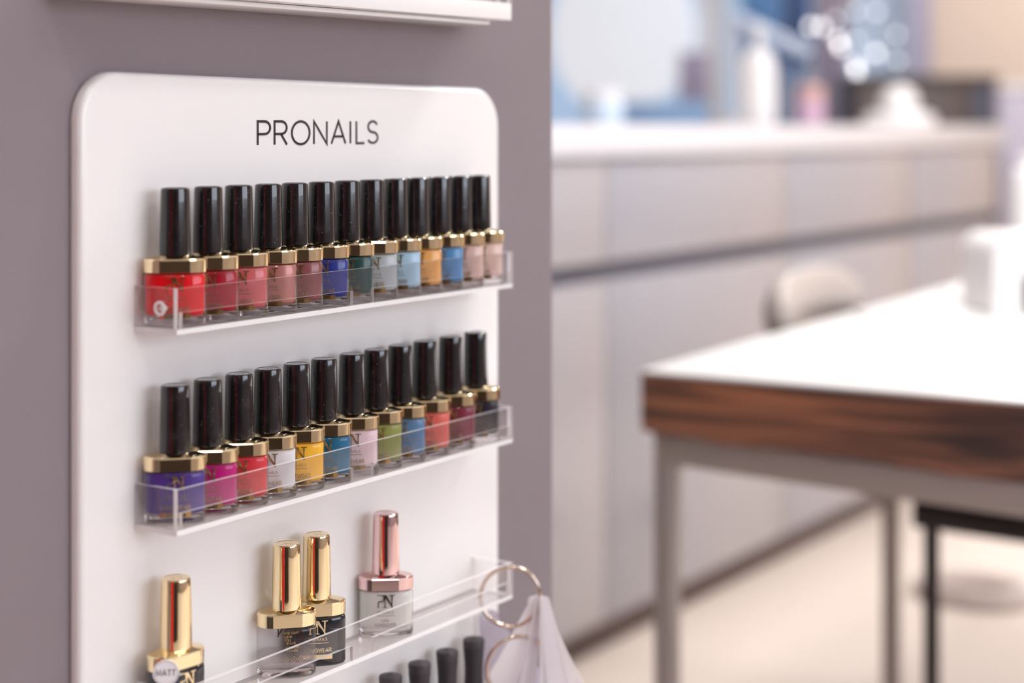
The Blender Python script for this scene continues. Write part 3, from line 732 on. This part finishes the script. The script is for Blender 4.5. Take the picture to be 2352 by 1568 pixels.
# local: +x along the left side away from the camera, -y along the front edge to the right
TL, TWd = 1.55, 1.35
bm = bmesh.new(); add_box(bm, 0, TL, -TWd, 0, TZ - .004, TZ, .001); link_bm('tabletop', bm, M_whitelam, tab, 35)
bm = bmesh.new(); n = 90; random.seed(3)
wav = [0.0]
for i in range(n): wav.append(wav[-1] * .8 + random.uniform(-.0022, .0022))
rings = []
for i in range(n + 1):
    y = -.0 - TWd * i / n; b0 = TZ - .0745 - .016 * min(1, TWd * i / n / .5) + wav[i]
    rings.append([(.001, y, TZ - .0042), (TL - .001, y, TZ - .0042), (TL - .001, y, b0), (.001 + .004, y, b0 - .001), (.0005, y, b0 + .008)])
loft(bm, rings); link_bm('wood_edge_slab', bm, M_wood, tab, 30)
fz1 = TZ - .0845; fz0 = fz1 - .030
bm = bmesh.new(); add_box(bm, .012, .037, -TWd + .02, -.012, fz0, fz1 + .008, .001)
for v in bm.verts: v.co.z -= .050 if v.co.y < -.1 else 0
bm.verts.ensure_lookup_table()
add_box(bm, .037, 1.2, -.037, -.012, fz0, fz1 + .008, .001)
link_bm('steel_frame', bm, M_steel, tab, 35)
for x in (.012, .89):
    for y in (-.037, -TWd + .02):
        box('leg', x, x + .025, y, y + .025, 0, (fz0 if x < .1 else fz1 + .004) - .0001 - (.049 if y < -1 else 0), M_steel, tab, .001)
# things on the table
def ont(px, py):
    Z = .30 * F / (py - HY); p = at(px, py, Z); p.z = TZ; return p
p = ont(2405, 712)
t = empty('nail_lamp', p, R(-57), 'white boxy nail curing lamp with dark opening on the white table', 'nail lamp')
bm = bmesh.new(); W_, D_, H_ = .115, .10, .125
prof = []
for (x, z) in [(-W_, 0)] + [(-W_ + .03 + .03 * math.cos(R(a_)), H_ - .03 + .03 * math.sin(R(a_))) for a_ in (180, 160, 135, 110, 90)] + [(W_ - .03 + .03 * math.cos(R(a_)), H_ - .03 + .03 * math.sin(R(a_))) for a_ in (90, 70, 45, 20, 0)] + [(W_, 0), (W_ - .03, 0), (W_ - .03, .06), (W_ - .045, .07), (-W_ + .06, .07), (-W_ + .045, .06), (-W_ + .045, 0)]:
    prof.append((x, z))
loft(bm, [[(x, -D_, z) for x, z in prof], [(x, D_, z) for x, z in prof]]); link_bm('housing', bm, M_white, t, 35)
box('inner_tray', -W_ + .046, W_ - .031, -D_ + .01, D_ - .005, .0005, .006, mat('grey_plastic', rgb(170, 160, 156), .5), t)
box('back_plate', -W_ + .046, W_ - .031, D_ - .004, D_, .0065, .069, MATS['grey_plastic'], t)
p = ont(2362, 655)
t = empty('pump_bottle', p, 0, 'tall white bottle standing behind the white nail lamp at the right edge', 'bottle')
lathe('bottle_body', [(.030, 0), (.034, .006), (.034, .19), (.030, .215), (.016, .225)], M_white, t); lathe('cap', [(.016, .2252), (.017, .245), (.012, .25)], M_white, t)
def towel(px, py, wx, wy, hz, rz, label, nm='folded_towel', cat='towel'):
    p = ont(px, py); bm = bmesh.new()
    nx = 14
    def H_(u, v): return hz * (1 - abs(u) ** 3) * (1 - abs(v) ** 3) * (.75 + .25 * math.sin(7 * u + 3 * v)) + .001
    g = [[bm.verts.new((wx * (2 * i / nx - 1), wy * (2 * j / nx - 1), H_(2 * i / nx - 1, 2 * j / nx - 1))) for j in range(nx + 1)] for i in range(nx + 1)]
    for i in range(nx):
        for j in range(nx): bm.faces.new((g[i][j], g[i + 1][j], g[i + 1][j + 1], g[i][j + 1]))
    bb = [bm.verts.new((v.co.x, v.co.y, .0003)) for v in (g[0][0], g[nx][0], g[nx][nx], g[0][nx])]
    per = [g[i][0] for i in range(nx + 1)] + [g[nx][j] for j in range(1, nx + 1)] + [g[i][nx] for i in range(nx - 1, -1, -1)] + [g[0][j] for j in range(nx - 1, 0, -1)]
    lo = [bm.verts.new((v.co.x, v.co.y, .0003)) for v in per]
    for i in range(len(per)):
        j = (i + 1) % len(per); bm.faces.new((per[i], lo[i], lo[j], per[j]))
    bm.faces.new(list(reversed(lo)))
    for v in bb: bm.verts.remove(v)
    o = link_bm(nm, bm, mat('white_terry', rgb(236, 232, 230), .9), None, 60); o.location = p; o.rotation_euler = (0, 0, rz); return tag(o, label, cat)
towel(2215, 686, .055, .04, .028, .3, 'small folded white towel lying left of the nail lamp')
towel(2120, 700, .045, .03, .012, .1, 'crumpled white wipe nearest the table edge', 'paper_wipe', 'wipe')
towel(2230, 760, .05, .025, .006, -.2, 'flat white wipe lying in front of the nail lamp', 'paper_wipe', 'wipe')
p = ont(1975, 722)
bm = bmesh.new(); add_box(bm, -.05, .05, -.007, .007, .0005, .006, .002); o = link_bm('nail_file', bm, mat('grey_abrasive', rgb(200, 192, 188), .8), None, 35); o.location = p; o.rotation_euler = (0, 0, .5); tag(o, 'short pale nail file lying near the left table edge', 'nail file')

# padded arm rest clipped to the far part of the table's left side
t = empty('arm_rest', (C0.x, C0.y, 0), e1, 'beige padded arm rest clipped to the left side of the white topped table', 'arm rest')
M_ch = mat('beige_leather', rgb(168, 156, 150), .3); M_chi = mat('taupe_lining', rgb(150, 134, 120), .5)
bm = bmesh.new(); rings = []
for k in range(21):
    u = k / 20; x = .53 + .36 * u
    e_ = 1 - abs(2 * u - 1) ** 4; hz_ = .030 + .058 * e_ ** .5 + .008 * u; th = .022 + .020 * e_ ** .5
    cy = .034 + .03 * math.sin(math.pi * u); zc = TZ - .02
    rings.append([(x, cy + th * .7 * math.cos(a_), zc + hz_ / 2 + hz_ / 2 * math.sin(a_) + .0) for a_ in [2 * math.pi * j / 20 for j in range(20)]])
loft(bm, rings); link_bm('pad', bm, M_ch, t, 60)
box('clamp', .68, .74, .0005, .012, TZ - .075, TZ - .01, M_steel, t, .001)
# black stool beneath the table
q = at(2092, 1150, 2.44)
t = empty('black_bench', (q.x, q.y, 0), R(-4), 'black bench with thin legs pushed under the white table', 'bench')
sz = q.z
bm = bmesh.new(); add_box(bm, 0, .30, -.80, 0, sz - .038, sz, .006); link_bm('seat', bm, M_blackm, t, 35)
for y in (-.034, -.78):
    box('leg', .006, .024, y, y + .018, .0121, sz - .0382, M_blackm, t, .001)
    box('foot_bar', .006, .29, y, y + .018, 0, .012, M_blackm, t, .001)
box('back_brace', .27, .288, -.5, -.482, .0, sz - .0382, M_blackm, t, .001)
# looped cable on floor
p = at(2235, 1372, H * F / (1372 - HY)); p.z = .021
bm = bmesh.new(); tube(bm, [(.09 * math.cos(2 * math.pi * k / 48), .12 * math.sin(2 * math.pi * k / 48), 0) for k in range(48)], .02, 10, True)
o = link_bm('floor_ring', bm, mat('pale_grey_rubber', rgb(205, 190, 184), .6), None, 60); o.location = p; tag(o, 'pale grey hoop lying on the floor beneath the table', 'hoop')
